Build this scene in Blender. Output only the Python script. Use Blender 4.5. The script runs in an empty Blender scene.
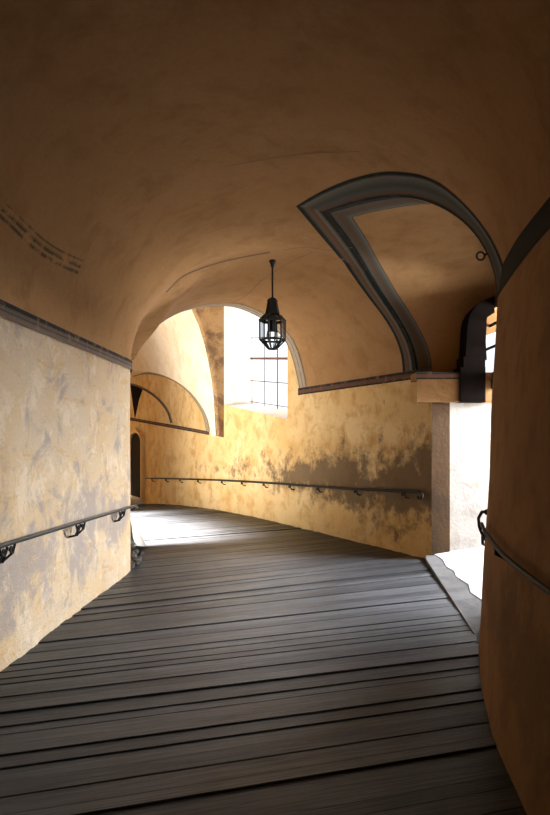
import bpy, bmesh, math, random
from mathutils import Vector, Matrix
from mathutils.bvhtree import BVHTree
random.seed(7)
S = bpy.context.scene
COL = S.collection
F = 620.0; U0 = 275.0; V0 = 440.0; CAMZ = 1.6
CAM = Vector((0, 0, CAMZ))

def ray(u, v): return Vector(((u-U0)/F, 1.0, (V0-v)/F))

# ------------------------------------------------------------------ helpers
def link(name, me, mat=None, parent=None, smooth=False, kind=None, label=None, cat=None, group=None):
    o = bpy.data.objects.new(name, me); COL.objects.link(o)
    if mat:
        for m in (mat if isinstance(mat, (list, tuple)) else [mat]): me.materials.append(m)
    if parent: o.parent = parent
    if smooth:
        for p in me.polygons: p.use_smooth = True
    if kind: o['kind'] = kind
    if label: o['label'] = label
    if cat: o['category'] = cat
    if group: o['group'] = group
    return o
def empty(name, loc, label, cat, group=None):
    o = bpy.data.objects.new(name, None); COL.objects.link(o); o.location = loc
    o['label'] = label; o['category'] = cat
    if group: o['group'] = group
    return o
def srt(name, label):
    o = bpy.data.objects.new(name, None); COL.objects.link(o); o['kind'] = 'structure'; o['label'] = label; return o
def bmobj(name, bm, mat=None, parent=None, smooth=False, origin=None, **k):
    bmesh.ops.recalc_face_normals(bm, faces=bm.faces[:])
    me = bpy.data.meshes.new(name)
    if origin is not None: bmesh.ops.translate(bm, verts=bm.verts[:], vec=-Vector(origin))
    bm.to_mesh(me); bm.free()
    return link(name, me, mat, parent, smooth, **k)
def pobj(name, bm, mat, root, smooth=False, **k):      # part: root is an unrotated Empty
    return bmobj(name, bm, mat, root, smooth, origin=root.location, **k)
def box(bm, x0, x1, y0, y1, z0, z1):
    v = [bm.verts.new((x, y, z)) for z in (z0, z1) for x, y in ((x0, y0), (x1, y0), (x1, y1), (x0, y1))]
    for f in ((3,2,1,0), (4,5,6,7), (0,1,5,4), (1,2,6,5), (2,3,7,6), (3,0,4,7)): bm.faces.new([v[i] for i in f])
def prism(bm, poly, z0, z1):                            # plan polygon; z0,z1 numbers or functions of the point
    g0 = z0 if callable(z0) else (lambda p: z0); g1 = z1 if callable(z1) else (lambda p: z1)
    a = [bm.verts.new((p[0], p[1], g0(p))) for p in poly]; b = [bm.verts.new((p[0], p[1], g1(p))) for p in poly]
    n = len(poly)
    bm.faces.new(a[::-1]); bm.faces.new(b)
    for i in range(n): bm.faces.new((a[i], a[(i+1) % n], b[(i+1) % n], b[i]))
def extrude_poly(bm, pts, vec):                         # 3-D planar polygon pushed along vec
    vec = Vector(vec)
    a = [bm.verts.new(p) for p in pts]; b = [bm.verts.new(Vector(p)+vec) for p in pts]; n = len(pts)
    bm.faces.new(a[::-1]); bm.faces.new(b)
    for i in range(n): bm.faces.new((a[i], a[(i+1) % n], b[(i+1) % n], b[i]))
def tube(bm, pts, r, n=8, cap=True):
    pts = [Vector(p) for p in pts]; rings = []; up = None
    for i, p in enumerate(pts):
        t = (pts[min(i+1, len(pts)-1)]-pts[max(i-1, 0)]).normalized()
        if up is None: up = t.orthogonal().normalized()
        up = (up - t*up.dot(t)).normalized(); s = t.cross(up)
        rr = r[i] if isinstance(r, (list, tuple)) else r
        rings.append([bm.verts.new(p+rr*(math.cos(2*math.pi*k/n)*up+math.sin(2*math.pi*k/n)*s)) for k in range(n)])
    for a, b in zip(rings, rings[1:]):
        for k in range(n): bm.faces.new((a[k], a[(k+1) % n], b[(k+1) % n], b[k]))
    if cap: bm.faces.new(rings[0][::-1]); bm.faces.new(rings[-1])
def lathe(bm, prof, cx, cy, n=16, a0=0.0):
    rings = [[bm.verts.new((cx+r*math.cos(a0+2*math.pi*k/n), cy+r*math.sin(a0+2*math.pi*k/n), z)) for k in range(n)] for r, z in prof]
    for a, b in zip(rings, rings[1:]):
        for k in range(n): bm.faces.new((a[k], a[(k+1) % n], b[(k+1) % n], b[k]))
    bm.faces.new(rings[0][::-1]); bm.faces.new(rings[-1])
def grid(bm, rows, uv=False):
    vs = [[bm.verts.new(p) for p in r] for r in rows]
    L = bm.loops.layers.uv.verify() if uv else None
    ni, nj = len(rows), len(rows[0])
    for i in range(ni-1):
        for j in range(nj-1):
            f = bm.faces.new((vs[i][j], vs[i][j+1], vs[i+1][j+1], vs[i+1][j]))
            if uv:
                for l, (a, b) in zip(f.loops, ((i, j), (i, j+1), (i+1, j+1), (i+1, j))): l[L].uv = (a/(ni-1), b/(nj-1))
    return vs
def interp(xs, ys, x):
    if x <= xs[0]: return ys[0]
    for i in range(len(xs)-1):
        if x <= xs[i+1]:
            t = (x-xs[i])/(xs[i+1]-xs[i]); return ys[i]*(1-t)+ys[i+1]*t
    return ys[-1]
def resample(pts, n, smooth=2):
    pts = [Vector(p) for p in pts]
    d = [0]
    for a, b in zip(pts, pts[1:]): d.append(d[-1]+(b-a).length)
    out = []
    for k in range(n):
        x = d[-1]*k/(n-1)
        for i in range(len(d)-1):
            if x <= d[i+1]+1e-9:
                t = (x-d[i])/max(d[i+1]-d[i], 1e-9); out.append(pts[i].lerp(pts[i+1], t)); break
        else: out.append(pts[-1].copy())
    for _ in range(smooth):
        out = [out[0]]+[(out[i-1]+2*out[i]+out[i+1])/4 for i in range(1, n-1)]+[out[-1]]
    return out
def spline(pts, n):                                     # Catmull-Rom through the points, n samples
    P = [Vector(p) for p in pts]; P = [2*P[0]-P[1]]+P+[2*P[-1]-P[-2]]; m = len(P)-3; out = []
    for k in range(n):
        x = k/(n-1)*m; i = min(int(x), m-1); t = x-i; a, b, c, d = P[i:i+4]
        out.append(0.5*((2*b)+(c-a)*t+(2*a-5*b+4*c-d)*t*t+(-a+3*b-3*c+d)*t**3))
    return resample(out, n, 0)
def boolean(o, cutter, op='DIFFERENCE'):
    m = o.modifiers.new('b', 'BOOLEAN'); m.operation = op; m.object = cutter; m.solver = 'EXACT'
    dg = bpy.context.evaluated_depsgraph_get(); dg.update()
    me = bpy.data.meshes.new_from_object(o.evaluated_get(dg))
    o.modifiers.clear(); old = o.data; o.data = me; me.name = old.name
    cm = cutter.data; bpy.data.objects.remove(cutter); bpy.data.meshes.remove(cm)
def solid(rows, thick, up):                             # a grid given thickness along a per-vertex direction function
    bm = bmesh.new(); a = grid(bm, rows)
    b = [[bm.verts.new(p+thick*up(i, j, p)) for j, p in enumerate(r)] for i, r in enumerate(rows)]
    ni, nj = len(rows), len(rows[0])
    for i in range(ni-1):
        for j in range(nj-1): bm.faces.new((b[i][j], b[i+1][j], b[i+1][j+1], b[i][j+1]))
    for i in range(ni-1):
        bm.faces.new((a[i][0], a[i+1][0], b[i+1][0], b[i][0])); bm.faces.new((a[i+1][-1], a[i][-1], b[i][-1], b[i+1][-1]))
    for j in range(nj-1):
        bm.faces.new((a[0][j+1], a[0][j], b[0][j], b[0][j+1])); bm.faces.new((a[-1][j], a[-1][j+1], b[-1][j+1], b[-1][j]))
    return bm

# ------------------------------------------------------------------ materials
def new_mat(name):
    m = bpy.data.materials.new(name); m.use_nodes = True; nt = m.node_tree
    return m, nt, nt.nodes['Principled BSDF']
def N(nt, t, **k):
    n = nt.nodes.new(t)
    for a, b in k.items(): setattr(n, a, b)
    return n
def noise(nt, vec, scale, detail=6, rough=.6, dist=0):
    n = N(nt, 'ShaderNodeTexNoise'); n.inputs['Scale'].default_value = scale; n.inputs['Detail'].default_value = detail
    n.inputs['Roughness'].default_value = rough; n.inputs['Distortion'].default_value = dist
    nt.links.new(vec, n.inputs['Vector']); return n.outputs['Fac']
def ramp(nt, fac, stops):
    n = N(nt, 'ShaderNodeValToRGB'); e = n.color_ramp.elements
    while len(e) < len(stops): e.new(.5)
    for el, (p, c) in zip(e, stops):
        el.position = p; el.color = (c, c, c, 1) if isinstance(c, (int, float)) else (*c, 1)
    nt.links.new(fac, n.inputs['Fac']); return n.outputs['Color']
def mix(nt, fac, a, b, mode='MIX'):
    n = N(nt, 'ShaderNodeMix', data_type='RGBA', blend_type=mode)
    for s, x in ((n.inputs[0], fac), (n.inputs[6], a), (n.inputs[7], b)):
        if isinstance(x, (int, float)): s.default_value = x
        elif isinstance(x, tuple): s.default_value = (*x, 1)
        else: nt.links.new(x, s)
    return n.outputs[2]
def math_(nt, op, a, b=0.0, clamp=False):
    n = N(nt, 'ShaderNodeMath', operation=op, use_clamp=clamp)
    for s, x in zip(n.inputs, (a, b)):
        if isinstance(x, (int, float)): s.default_value = x
        else: nt.links.new(x, s)
    return n.outputs[0]
def pos(nt, scale=(1, 1, 1)):
    g = N(nt, 'ShaderNodeNewGeometry'); mp = N(nt, 'ShaderNodeMapping'); mp.inputs['Scale'].default_value = scale
    nt.links.new(g.outputs['Position'], mp.inputs['Vector']); return mp.outputs['Vector'], g.outputs['Position']
def bump(nt, b, h, strength, dist=.02):
    n = N(nt, 'ShaderNodeBump'); n.inputs['Strength'].default_value = strength; n.inputs['Distance'].default_value = dist
    nt.links.new(h, n.inputs['Height']); nt.links.new(n.outputs['Normal'], b.inputs['Normal'])
def plaster(name, c1, c2, c3, damp=None, patch=.62, patchcol=(.36, .30, .25), bs=.35):
    m, nt, b = new_mat(name); v, p = pos(nt)
    big = noise(nt, v, .9, 5, .6, .4); mid = noise(nt, v, 3.1, 8, .65, .3); fine = noise(nt, v, 26, 6, .7)
    col = mix(nt, ramp(nt, big, [(.35, 0.0), (.68, 1.0)]), c1, c2)
    col = mix(nt, ramp(nt, mid, [(.48, 0.0), (.66, 1.0)]), col, c3)
    col = mix(nt, math_(nt, 'MULTIPLY', ramp(nt, noise(nt, v, 1.7, 9, .7, .8), [(patch, 0.0), (patch+.1, 1.0)]), .7), col, patchcol)
    col = mix(nt, math_(nt, 'MULTIPLY', ramp(nt, fine, [(.42, 0.0), (.7, 1.0)]), .22), col, tuple(x*.55 for x in c1))
    if damp:
        zc, half, dc, amt = damp[:4]
        sx = N(nt, 'ShaderNodeSeparateXYZ'); nt.links.new(p, sx.inputs[0])
        d = math_(nt, 'ABSOLUTE', math_(nt, 'SUBTRACT', sx.outputs['Z'], zc))
        hgt = math_(nt, 'SUBTRACT', 1.0, math_(nt, 'DIVIDE', d, half), True)
        s = math_(nt, 'ADD', math_(nt, 'MULTIPLY', hgt, .27), math_(nt, 'ADD', math_(nt, 'MULTIPLY', noise(nt, v, 1.25, 10, .72, .3), .55), math_(nt, 'MULTIPLY', noise(nt, v, 4.2, 8, .7, .2), .5)))
        if len(damp) > 4:
            # damp grows along the wall towards the doorway
            s = math_(nt, 'ADD', s, math_(nt, 'MULTIPLY', math_(nt, 'SUBTRACT', damp[4], sx.outputs['Y']), damp[5]))
        col = mix(nt, math_(nt, 'MULTIPLY', ramp(nt, s, [(.69, 0.0), (.80, 1.0)]), amt), col, dc)
    nt.links.new(col, b.inputs['Base Color']); b.inputs['Roughness'].default_value = .93
    b.inputs['Specular IOR Level'].default_value = .15
    h = math_(nt, 'ADD', math_(nt, 'MULTIPLY', fine, .25), math_(nt, 'ADD', mid, math_(nt, 'MULTIPLY', big, .8)))
    bump(nt, b, h, bs, .05)
    return m
def flat(name, c, rough=.6, metal=0.0, var=.25, scale=18):
    m, nt, b = new_mat(name); v, p = pos(nt)
    col = mix(nt, ramp(nt, noise(nt, v, scale, 6, .6), [(.3, 0.0), (.7, 1.0)]), tuple(x*(1-var) for x in c), tuple(min(1, x*(1+var)) for x in c))
    nt.links.new(col, b.inputs['Base Color']); b.inputs['Roughness'].default_value = rough; b.inputs['Metallic'].default_value = metal
    return m
def stripes(name, stops, wear_shade, plast, wearpos=.5, scale=9):
    m, nt, b = new_mat(name); v, p = pos(nt)
    uv = N(nt, 'ShaderNodeUVMap'); sp = N(nt, 'ShaderNodeSeparateXYZ'); nt.links.new(uv.outputs[0], sp.inputs[0])
    n1 = noise(nt, v, scale, 8, .7)
    f = math_(nt, 'ADD', sp.outputs['Y'], math_(nt, 'MULTIPLY', math_(nt, 'SUBTRACT', n1, .5), .10))
    col = ramp(nt, f, stops)
    col = mix(nt, math_(nt, 'MULTIPLY', ramp(nt, noise(nt, v, scale*.6, 9, .75), [(wearpos, 0.0), (wearpos+.12, 1.0)]), wear_shade), col, plast)
    nt.links.new(col, b.inputs['Base Color']); b.inputs['Roughness'].default_value = .92; b.inputs['Specular IOR Level'].default_value = .1
    return m
OCH = (.60, .36, .13)
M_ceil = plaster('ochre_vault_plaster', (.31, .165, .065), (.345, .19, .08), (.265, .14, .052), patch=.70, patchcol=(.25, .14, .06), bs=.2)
M_back = plaster('damp_ochre_plaster', (.58, .36, .135), (.66, .47, .235), (.46, .265, .09),
                 damp=(.95, .85, (.11, .07, .04), .86, 12.2, .034), patch=.66, patchcol=(.45, .28, .12))
def scraped():
    m, nt, b = new_mat('pale_scraped_plaster'); v, p = pos(nt); vs, _ = pos(nt, (1, .35, 1.6))
    n1 = noise(nt, v, 1.3, 9, .68, .5); n2 = noise(nt, v, 3.6, 10, .72, .3); n3 = noise(nt, v, 34, 5, .7); st_ = noise(nt, vs, 5, 8, .7, .6)
    col = mix(nt, ramp(nt, n1, [(.40, 0.0), (.60, 1.0)]), (.58, .42, .245), (.57, .46, .335))
    col = mix(nt, ramp(nt, n2, [(.52, 0.0), (.60, 1.0)]), col, (.66, .53, .38))
    col = mix(nt, math_(nt, 'MULTIPLY', ramp(nt, st_, [(.57, 0.0), (.64, 1.0)]), .6), col, (.52, .33, .14))
    sx = N(nt, 'ShaderNodeSeparateXYZ'); nt.links.new(p, sx.inputs[0])
    h = math_(nt, 'SUBTRACT', 1.0, math_(nt, 'DIVIDE', math_(nt, 'ABSOLUTE', math_(nt, 'SUBTRACT', sx.outputs['Z'], .72)), .62), True)
    g = math_(nt, 'ADD', math_(nt, 'MULTIPLY', h, .13), noise(nt, v, 2.1, 10, .75, .5))
    col = mix(nt, math_(nt, 'MULTIPLY', ramp(nt, g, [(.53, 0.0), (.63, 1.0)]), .74), col, (.30, .265, .255))
    col = mix(nt, math_(nt, 'MULTIPLY', ramp(nt, n3, [(.56, 0.0), (.70, 1.0)]), .35), col, (.33, .25, .17))
    cr = noise(nt, vs, 1.9, 4, .5, .9)
    line = math_(nt, 'SUBTRACT', 1.0, math_(nt, 'MULTIPLY', math_(nt, 'ABSOLUTE', math_(nt, 'SUBTRACT', cr, .47)), 160.0), True)
    col = mix(nt, math_(nt, 'MULTIPLY', line, .10), col, (.30, .22, .15))
    nt.links.new(col, b.inputs['Base Color']); b.inputs['Roughness'].default_value = .93; b.inputs['Specular IOR Level'].default_value = .15
    bump(nt, b, math_(nt, 'ADD', math_(nt, 'ADD', n2, math_(nt, 'MULTIPLY', n3, .35)), math_(nt, 'MULTIPLY', line, -.05)), .6, .05); return m
M_left = scraped()
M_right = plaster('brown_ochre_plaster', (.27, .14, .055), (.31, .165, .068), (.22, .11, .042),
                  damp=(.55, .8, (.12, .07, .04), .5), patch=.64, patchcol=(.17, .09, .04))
M_far = plaster('pale_ochre_plaster', (.66, .45, .21), (.70, .50, .27), (.60, .39, .16), patch=.7, bs=.2)
M_white = plaster('whitewashed_plaster', (.80, .76, .70), (.84, .81, .76), (.74, .68, .60), patch=.64, patchcol=(.62, .50, .36))
M_land = plaster('pale_stone_landing', (.58, .58, .59), (.64, .64, .64), (.52, .52, .52), patch=.66, patchcol=(.28, .27, .27))
M_out = plaster('stained_whitewash', (.36, .335, .305), (.41, .385, .355), (.29, .26, .225), patch=.56, patchcol=(.25, .195, .14))
M_hood = plaster('pale_pinkish_plaster', (.70, .55, .37), (.74, .61, .45), (.64, .48, .29), patch=.7, bs=.2)
M_conc = plaster('worn_concrete', (.15, .148, .15), (.20, .198, .20), (.11, .108, .11), patch=.66, patchcol=(.07, .068, .068))
M_iron = flat('dark_wrought_iron', (.010, .011, .011), .55, .0)
M_iron.node_tree.nodes['Principled BSDF'].inputs['Specular IOR Level'].default_value = .22
M_rail = flat('dark_green_painted_iron', (.010, .016, .015), .42, .0)
M_dark = flat('near_black_stained_timber', (.008, .005, .004), .95)
M_dark.node_tree.nodes['Principled BSDF'].inputs['Specular IOR Level'].default_value = .04
M_door = flat('dark_weathered_door_wood', (.014, .009, .006), .9)
M_door.node_tree.nodes['Principled BSDF'].inputs['Specular IOR Level'].default_value = .05
M_bulb = flat('milky_candle_bulb', (.85, .82, .75), .3, 0, .03)
M_grille = flat('rusty_window_iron', (.10, .045, .03), .6, .3)
M_rubble = flat('broken_grey_stone', (.09, .08, .07), .95, 0, .5)
G = (.075, .078, .066); DK = (.016, .017, .014); GL = (.13, .12, .095); RB = (.10, .055, .03)
M_bandO = stripes('grey_painted_rib_border', [(0, DK), (.10, DK), (.16, RB), (.34, G), (.50, (.055, .055, .046)), (.62, G), (.82, GL), (.90, DK), (1, DK)], .35, RB, .55)
M_bandF = stripes('grey_painted_far_rib_border', [(0, DK), (.20, DK), (.26, G), (.38, GL), (.46, RB), (.66, (.13, .065, .035)), (.74, G), (.86, DK), (1, DK)], .3, RB, .55)
M_bandI = stripes('grey_painted_inner_border', [(0, DK), (.12, DK), (.20, G), (.42, RB), (.58, (.085, .055, .035)), (.75, G), (.93, GL), (1, DK)], .35, RB, .55)
M_bandR = stripes('dark_painted_border', [(0, DK), (.2, (.030, .028, .022)), (.8, (.022, .022, .018)), (1, DK)], .2, RB, .6)
M_bandL = stripes('faded_grey_cornice_border', [(0, (.17, .12, .09)), (.34, (.14, .10, .08)), (.40, (.04, .035, .03)), (.5, (.13, .10, .08)), (.68, (.10, .08, .065)), (.74, (.022, .02, .018)), (1, (.035, .03, .027))], .5, (.30, .19, .11), .52, 14)
M_bandB = stripes('red_grey_painted_frieze', [(0, DK), (.14, DK), (.26, (.11, .055, .035)), (.66, (.10, .05, .035)), (.76, DK), (1, (.04, .035, .03))], .4, (.30, .16, .08), .52, 16)
M_bandA = stripes('thin_grey_arch_border', [(0, (.05, .045, .04)), (.15, (.26, .20, .14)), (.45, (.30, .24, .17)), (.52, (.08, .07, .06)), (.60, (.28, .22, .16)), (.85, (.26, .2, .14)), (1, (.06, .05, .04))], .3, (.42, .28, .14), .5, 14)

def wood_mat():
    m, nt, b = new_mat('worn_grey_floorboards'); uv = N(nt, 'ShaderNodeUVMap')
    mp = N(nt, 'ShaderNodeMapping'); mp.inputs['Scale'].default_value = (1.0, 9, 1); nt.links.new(uv.outputs[0], mp.inputs['Vector'])
    at = N(nt, 'ShaderNodeAttribute', attribute_name='tone'); v, p = pos(nt)
    grain = noise(nt, mp.outputs['Vector'], 3.0, 9, .7, .5); big = noise(nt, v, 1.1, 5, .6)
    wr = N(nt, 'ShaderNodeAttribute', attribute_name='wear_shade')  # trodden middle plus painted door light and back wall shadow
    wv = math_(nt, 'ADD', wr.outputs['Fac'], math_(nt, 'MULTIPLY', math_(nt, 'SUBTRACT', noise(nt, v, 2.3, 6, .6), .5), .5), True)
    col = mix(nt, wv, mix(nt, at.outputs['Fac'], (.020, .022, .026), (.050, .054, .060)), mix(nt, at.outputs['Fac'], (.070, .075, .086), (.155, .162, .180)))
    col = mix(nt, math_(nt, 'MULTIPLY', ramp(nt, grain, [(.40, 0.0), (.72, 1.0)]), .65), col, (.020, .020, .021))
    col = mix(nt, math_(nt, 'MULTIPLY', ramp(nt, big, [(.45, 0.0), (.7, 1.0)]), math_(nt, 'MULTIPLY', wv, .35)), col, (.16, .168, .185))
    nt.links.new(col, b.inputs['Base Color'])
    nt.links.new(ramp(nt, grain, [(.3, .30), (.75, .56)]), b.inputs['Roughness']); b.inputs['Specular IOR Level'].default_value = .22
    bump(nt, b, grain, .5, .012); return m
M_wood = wood_mat()

# ------------------------------------------------------------------ plan of the passage
A = Vector((2.09, 8.27)); AD = Vector((-.4747, .8802)); IN = Vector((-.8802, -.4747))   # doorway pier, direction of the far leg, into the passage
def R2(t, d=0.0, z=0.0):
    p = A+AD*t+IN*d; return Vector((p.x, p.y, z))
def hitR(u, v, d=0.0):                                  # sight line to the vertical plane of the back wall (pushed d inwards)
    r = ray(u, v); n = Vector((-IN.x, -IN.y, 0)); o = R2(0, d)
    k = (Vector((o.x, o.y, 0)) - Vector((0, 0, 0))).dot(n)/r.dot(n); return CAM+r*k
def tz(p): return (Vector((p.x, p.y))-A).dot(AD), p.z
def zf(x, y):
    t = (Vector((x, y))-A).dot(AD); return -0.0053*max(0, t-4)**2
W = 3.85
TA = 3.46                                               # transverse arch at this t
Lc = [(-1.98, -6), (-1.97, 0), (-1.95, 2), (-1.905, 4.28), (-1.83, 6.0), (-1.765, 7.3)]
# right-hand wall: base x, spring x, spring z by y
RB_Y = [-6, 0, 2, 2.67, 3.09, 3.39, 3.99, 4.45, 4.72, 4.96]
RB_X = [.80, .93, 1.02, 1.08, 1.135, 1.185, 1.33, 1.465, 1.55, 1.64]
RS_X = [1.0, 1.15, 1.24, 1.30, 1.37, 1.428, 1.557, 1.66, 1.72, 1.78]
RS_Z = [2.5, 2.55, 2.60, 2.63, 2.65, 2.67, 2.70, 2.715, 2.725, 2.73]
def Lx(y): return interp([p[1] for p in Lc], [p[0] for p in Lc], y)
ZC = 4.05
NF = 40
FS = [(1-math.cos(math.pi*j/NF))/2 for j in range(NF+1)]
def ell(zl, zr, zc, f):
    l = zl*(1-f)+zr*f; return l+(zc-l)*2*math.sqrt(max(0, f*(1-f)))
# profile of the transverse arch, read from its outline
ARCH = [(132, 361), (140, 344), (152, 330), (172, 316), (192, 309), (216, 306), (236, 307.5), (257, 316), (272, 326), (284, 339), (290, 351), (295, 367), (297, 389)]
Rf = R2(TA)
def hit_vplane(u, v, o, dirn):                          # sight line to the vertical plane through o along dirn
    r = ray(u, v); n = Vector((dirn.y, -dirn.x, 0)); k = Vector((o.x, o.y, 0)).dot(n)/r.dot(n); return CAM+r*k
arch3 = [hit_vplane(u, v, Rf, Vector((IN.x, IN.y, 0))) for u, v in ARCH]
arch_kz = sorted([((Vector((p.x, p.y))-Vector((Rf.x, Rf.y))).dot(IN), p.z) for p in arch3])
arch_kz[0] = (0.0, arch_kz[0][1])
arch_kz += [(W-.3, 2.72), (W-.08, 2.5), (W, 2.3)]
ak = spline([(k, z, 0) for k, z in arch_kz], 160)
def archz(f): return interp([p.x for p in ak], [p.y for p in ak], (1-f)*W)
st = []                                                 # stations: L, R, [z over FS]
def station(L, Rr, zl, zr, zc, dz=0.0):
    st.append((Vector((L[0], L[1])), Vector((Rr[0], Rr[1])), [ell(zl, zr, zc, f)+dz*math.sin(math.pi*f)**.5 for f in FS]))
for y in (-6, -3, -1, 0, 1, 2, 2.67, 3.09, 3.39, 3.7, 3.99, 4.2, 4.45, 4.72, 4.96):
    station((Lx(y), y), (interp(RB_Y, RS_X, y), y), 2.53, interp(RB_Y, RS_Z, y), ZC)
for i in range(1, 13):
    s = i/12; ly = 4.96+(7.5-4.96)*s
    station((Lx(ly) if ly < 7.3 else -1.76, ly), (1.78+(2.09-1.78)*s, 4.96+(8.27-4.96)*s), 2.53, 2.73+(2.50-2.73)*s, ZC)
def blend(s):
    La = [Vector((-1.76, 7.5)), Vector((-1.80, 7.72)), Vector((-1.93, 8.02)), R2(TA, W).to_2d()]
    L = Vector(); d = [0, .12, .28, 1.0]
    L = Vector((interp(d, [p.x for p in La], s), interp(d, [p.y for p in La], s)))
    Rr = A.lerp(R2(TA).to_2d(), s)
    w = s*s*(3-2*s)
    st.append((L, Rr, [(ell(2.53, 2.50+.05*s, ZC+.035, f))*(1-w)+archz(f)*w+interp([0, .12, .28, .55, .75, .85, .93, 1], [0, .02, .05, .16, .28, .30, .22, 0], s)*(1-math.exp(-f/.03))*math.exp(-(f/.22)**2) for f in FS]))
for s in (0.03, .12, .2, .28, .36, .45, .55, .65, .75, .85, .93, 1.0): blend(s)
rows = [[Vector((*(L.lerp(Rr, f)), z)) for f, z in zip(FS, zz)] for L, Rr, zz in st]
bmv = bmesh.new(); grid(bmv, rows); bmesh.ops.triangulate(bmv, faces=bmv.faces[:]); VB = BVHTree.FromBMesh(bmv); bmv.free()
def hitV(u, v, tree=None):
    r = ray(u, v).normalized(); h = (tree or VB).ray_cast(CAM, r)
    return (h[0], h[1]) if h[0] is not None else (None, None)
def traceV(pts, n, tree=None, off=.006, smooth=3):
    q = spline([(u, v, 0) for u, v in pts], 80); out = []
    for p in q:
        h, nn = hitV(p.x, p.y, tree)
        if h is None: continue
        out.append(h-ray(p.x, p.y).normalized()*off*1.6)
    return resample(out, n, smooth)
NA_ = [(326, 212), (356, 203), (382, 198), (402, 197), (427, 201), (454, 214.5), (473.6, 232), (487, 253), (494, 272), (497, 291)]
FA_ = [(326, 212), (341, 231), (356, 252), (376, 286), (393, 312), (406, 334), (413, 352), (416, 373)]
near_ar = traceV(NA_, 40, off=0); far_ar = traceV(FA_, 40, off=0)
near_ar[-1] = Vector((1.78, 4.96, 2.73))
# ---- main vault, cut open over the doorway bay along the groin
cen = lambda i, j, p: Vector((.45*(p.x-((st[i][0]+st[i][1])/2).x), .45*(p.y-((st[i][0]+st[i][1])/2).y), 1)).normalized()
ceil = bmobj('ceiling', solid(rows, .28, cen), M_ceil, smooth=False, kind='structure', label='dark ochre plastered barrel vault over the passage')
poly = [p.to_2d() for p in near_ar][::-1]+[p.to_2d() for p in far_ar][1:]
e = far_ar[-1].to_2d()
poly = [Vector((5, 4.955))]+poly+[Vector((e.x-.03, e.y+.4)), Vector((5, 9.6))]
bm = bmesh.new(); prism(bm, poly, 2.0, 6.0); bmesh.ops.recalc_face_normals(bm, faces=bm.faces[:])
boolean(ceil, bmobj('cut', bm))
for p in ceil.data.polygons: p.use_smooth = True
ceil.data.set_sharp_from_angle(angle=math.radians(28))
# ---- side vault over the doorway (one straight line of plaster from each groin point to the door wall)
XW = 2.95
gro = near_ar[::-1]+far_ar[1:]
gro = [gro[0]]+[(gro[i-1]+2*gro[i]+gro[i+1])/4 if i not in (39,) else gro[i] for i in range(1, len(gro)-1)]+[gro[-1]]
y0, y1 = gro[0].y, gro[-1].y
ends = []
for g in gro:
    k = (g.y-y0)/(y1-y0); sm = min(1, max(0, (3.12-g.z)/.12)) if k > .5 else 0; ends.append(Vector((XW+.1-.28*sm*sm*(3-2*sm), y0+.05+k*(8.48-y0-.05), g.z-.02)))
drows = [[g.lerp(e_, k/10) for k in range(11)] for g, e_ in zip(gro, ends)]
drows.append([p+Vector((0, .02, -.12)) for p in drows[-1]])
bmv = bmesh.new(); grid(bmv, drows); bmesh.ops.triangulate(bmv, faces=bmv.faces[:]); DB = BVHTree.FromBMesh(bmv); bmv.free()
midy = 6.8
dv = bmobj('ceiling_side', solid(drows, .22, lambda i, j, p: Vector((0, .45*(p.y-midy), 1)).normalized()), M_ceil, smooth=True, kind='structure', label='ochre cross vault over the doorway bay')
dv.data.set_sharp_from_angle(angle=math.radians(35))

# ---- painted rib borders
TR = [0]
def ribbon(a, b, mat, label, m=5, tree=None, thick=.004):
    TR[0] += 1; rr = []
    for p, q in zip(a, b): rr.append([p.lerp(q, k/(m-1)) for k in range(m)])
    if tree:
        for r in rr:
            for i, p in enumerate(r):
                h = tree.find_nearest(p)
                if h[0] is not None:
                    n = h[1] if h[1].dot(CAM-h[0]) > 0 else -h[1]; r[i] = h[0]+n*thick
    bm = bmesh.new(); grid(bm, rr, uv=True)
    me = bpy.data.meshes.new('trim'); bm.to_mesh(me); bm.free()
    return link('trim_%d' % TR[0], me, mat, smooth=True, kind='structure', label=label)
n_out = traceV([(296, 206), (318, 193), (343.6, 181.6), (369, 174), (389.5, 171.5), (422, 175), (443.6, 186), (465, 205), (484.5, 228), (495.5, 247), (503, 265)], 40)
f_out = traceV([(296, 206), (321, 236), (341, 259.5), (356, 281), (369, 299), (384.5, 319), (395.5, 338.5), (401, 354), (402.6, 373)], 40)
ribbon(near_ar, n_out, M_bandO, 'broad grey painted border on the near rib of the doorway vault', tree=VB)
ribbon(far_ar, f_out, M_bandF, 'grey painted border on the outer side of the far rib', tree=VB)
f_in = traceV([(352.5, 217), (366, 238), (378, 260), (395.5, 290.5), (413, 317), (426, 341), (431.5, 358), (432, 373)], 40, DB)
n_in = traceV([(352.5, 217), (377, 211), (402, 206.5), (420, 204), (432, 204)], 40, DB)
ribbon([p+Vector((0, 0, 0)) for p in far_ar], f_in, M_bandI, 'grey painted border on the inner side of the far rib', tree=DB)
ribbon(resample(near_ar[:19], 40, 0), n_in, M_bandI, 'narrow grey painted border inside the near rib', tree=DB)
r_lo = []; r_hi = []
for k in range(30):
    y = 4.96-(4.96-1.5)*k/29
    r_lo.append(Vector((interp(RB_Y, RS_X, y), y, interp(RB_Y, RS_Z, y))))
hi = traceV([(503, 264), (517, 239), (533.6, 217), (549, 198)], 20)
d_ = hi[-1]-hi[-2]
for k in range(1, 30): hi.append(hi[19]+Vector((interp(RB_Y, RS_X, hi[19].y-k*.08)-interp(RB_Y, RS_X, hi[19].y), -k*.08, -.004*k)))
hi = resample(hi, 30, 0)
ribbon(r_lo, hi, M_bandR, 'dark painted border along the top of the right wall', tree=VB, m=6)
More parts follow.
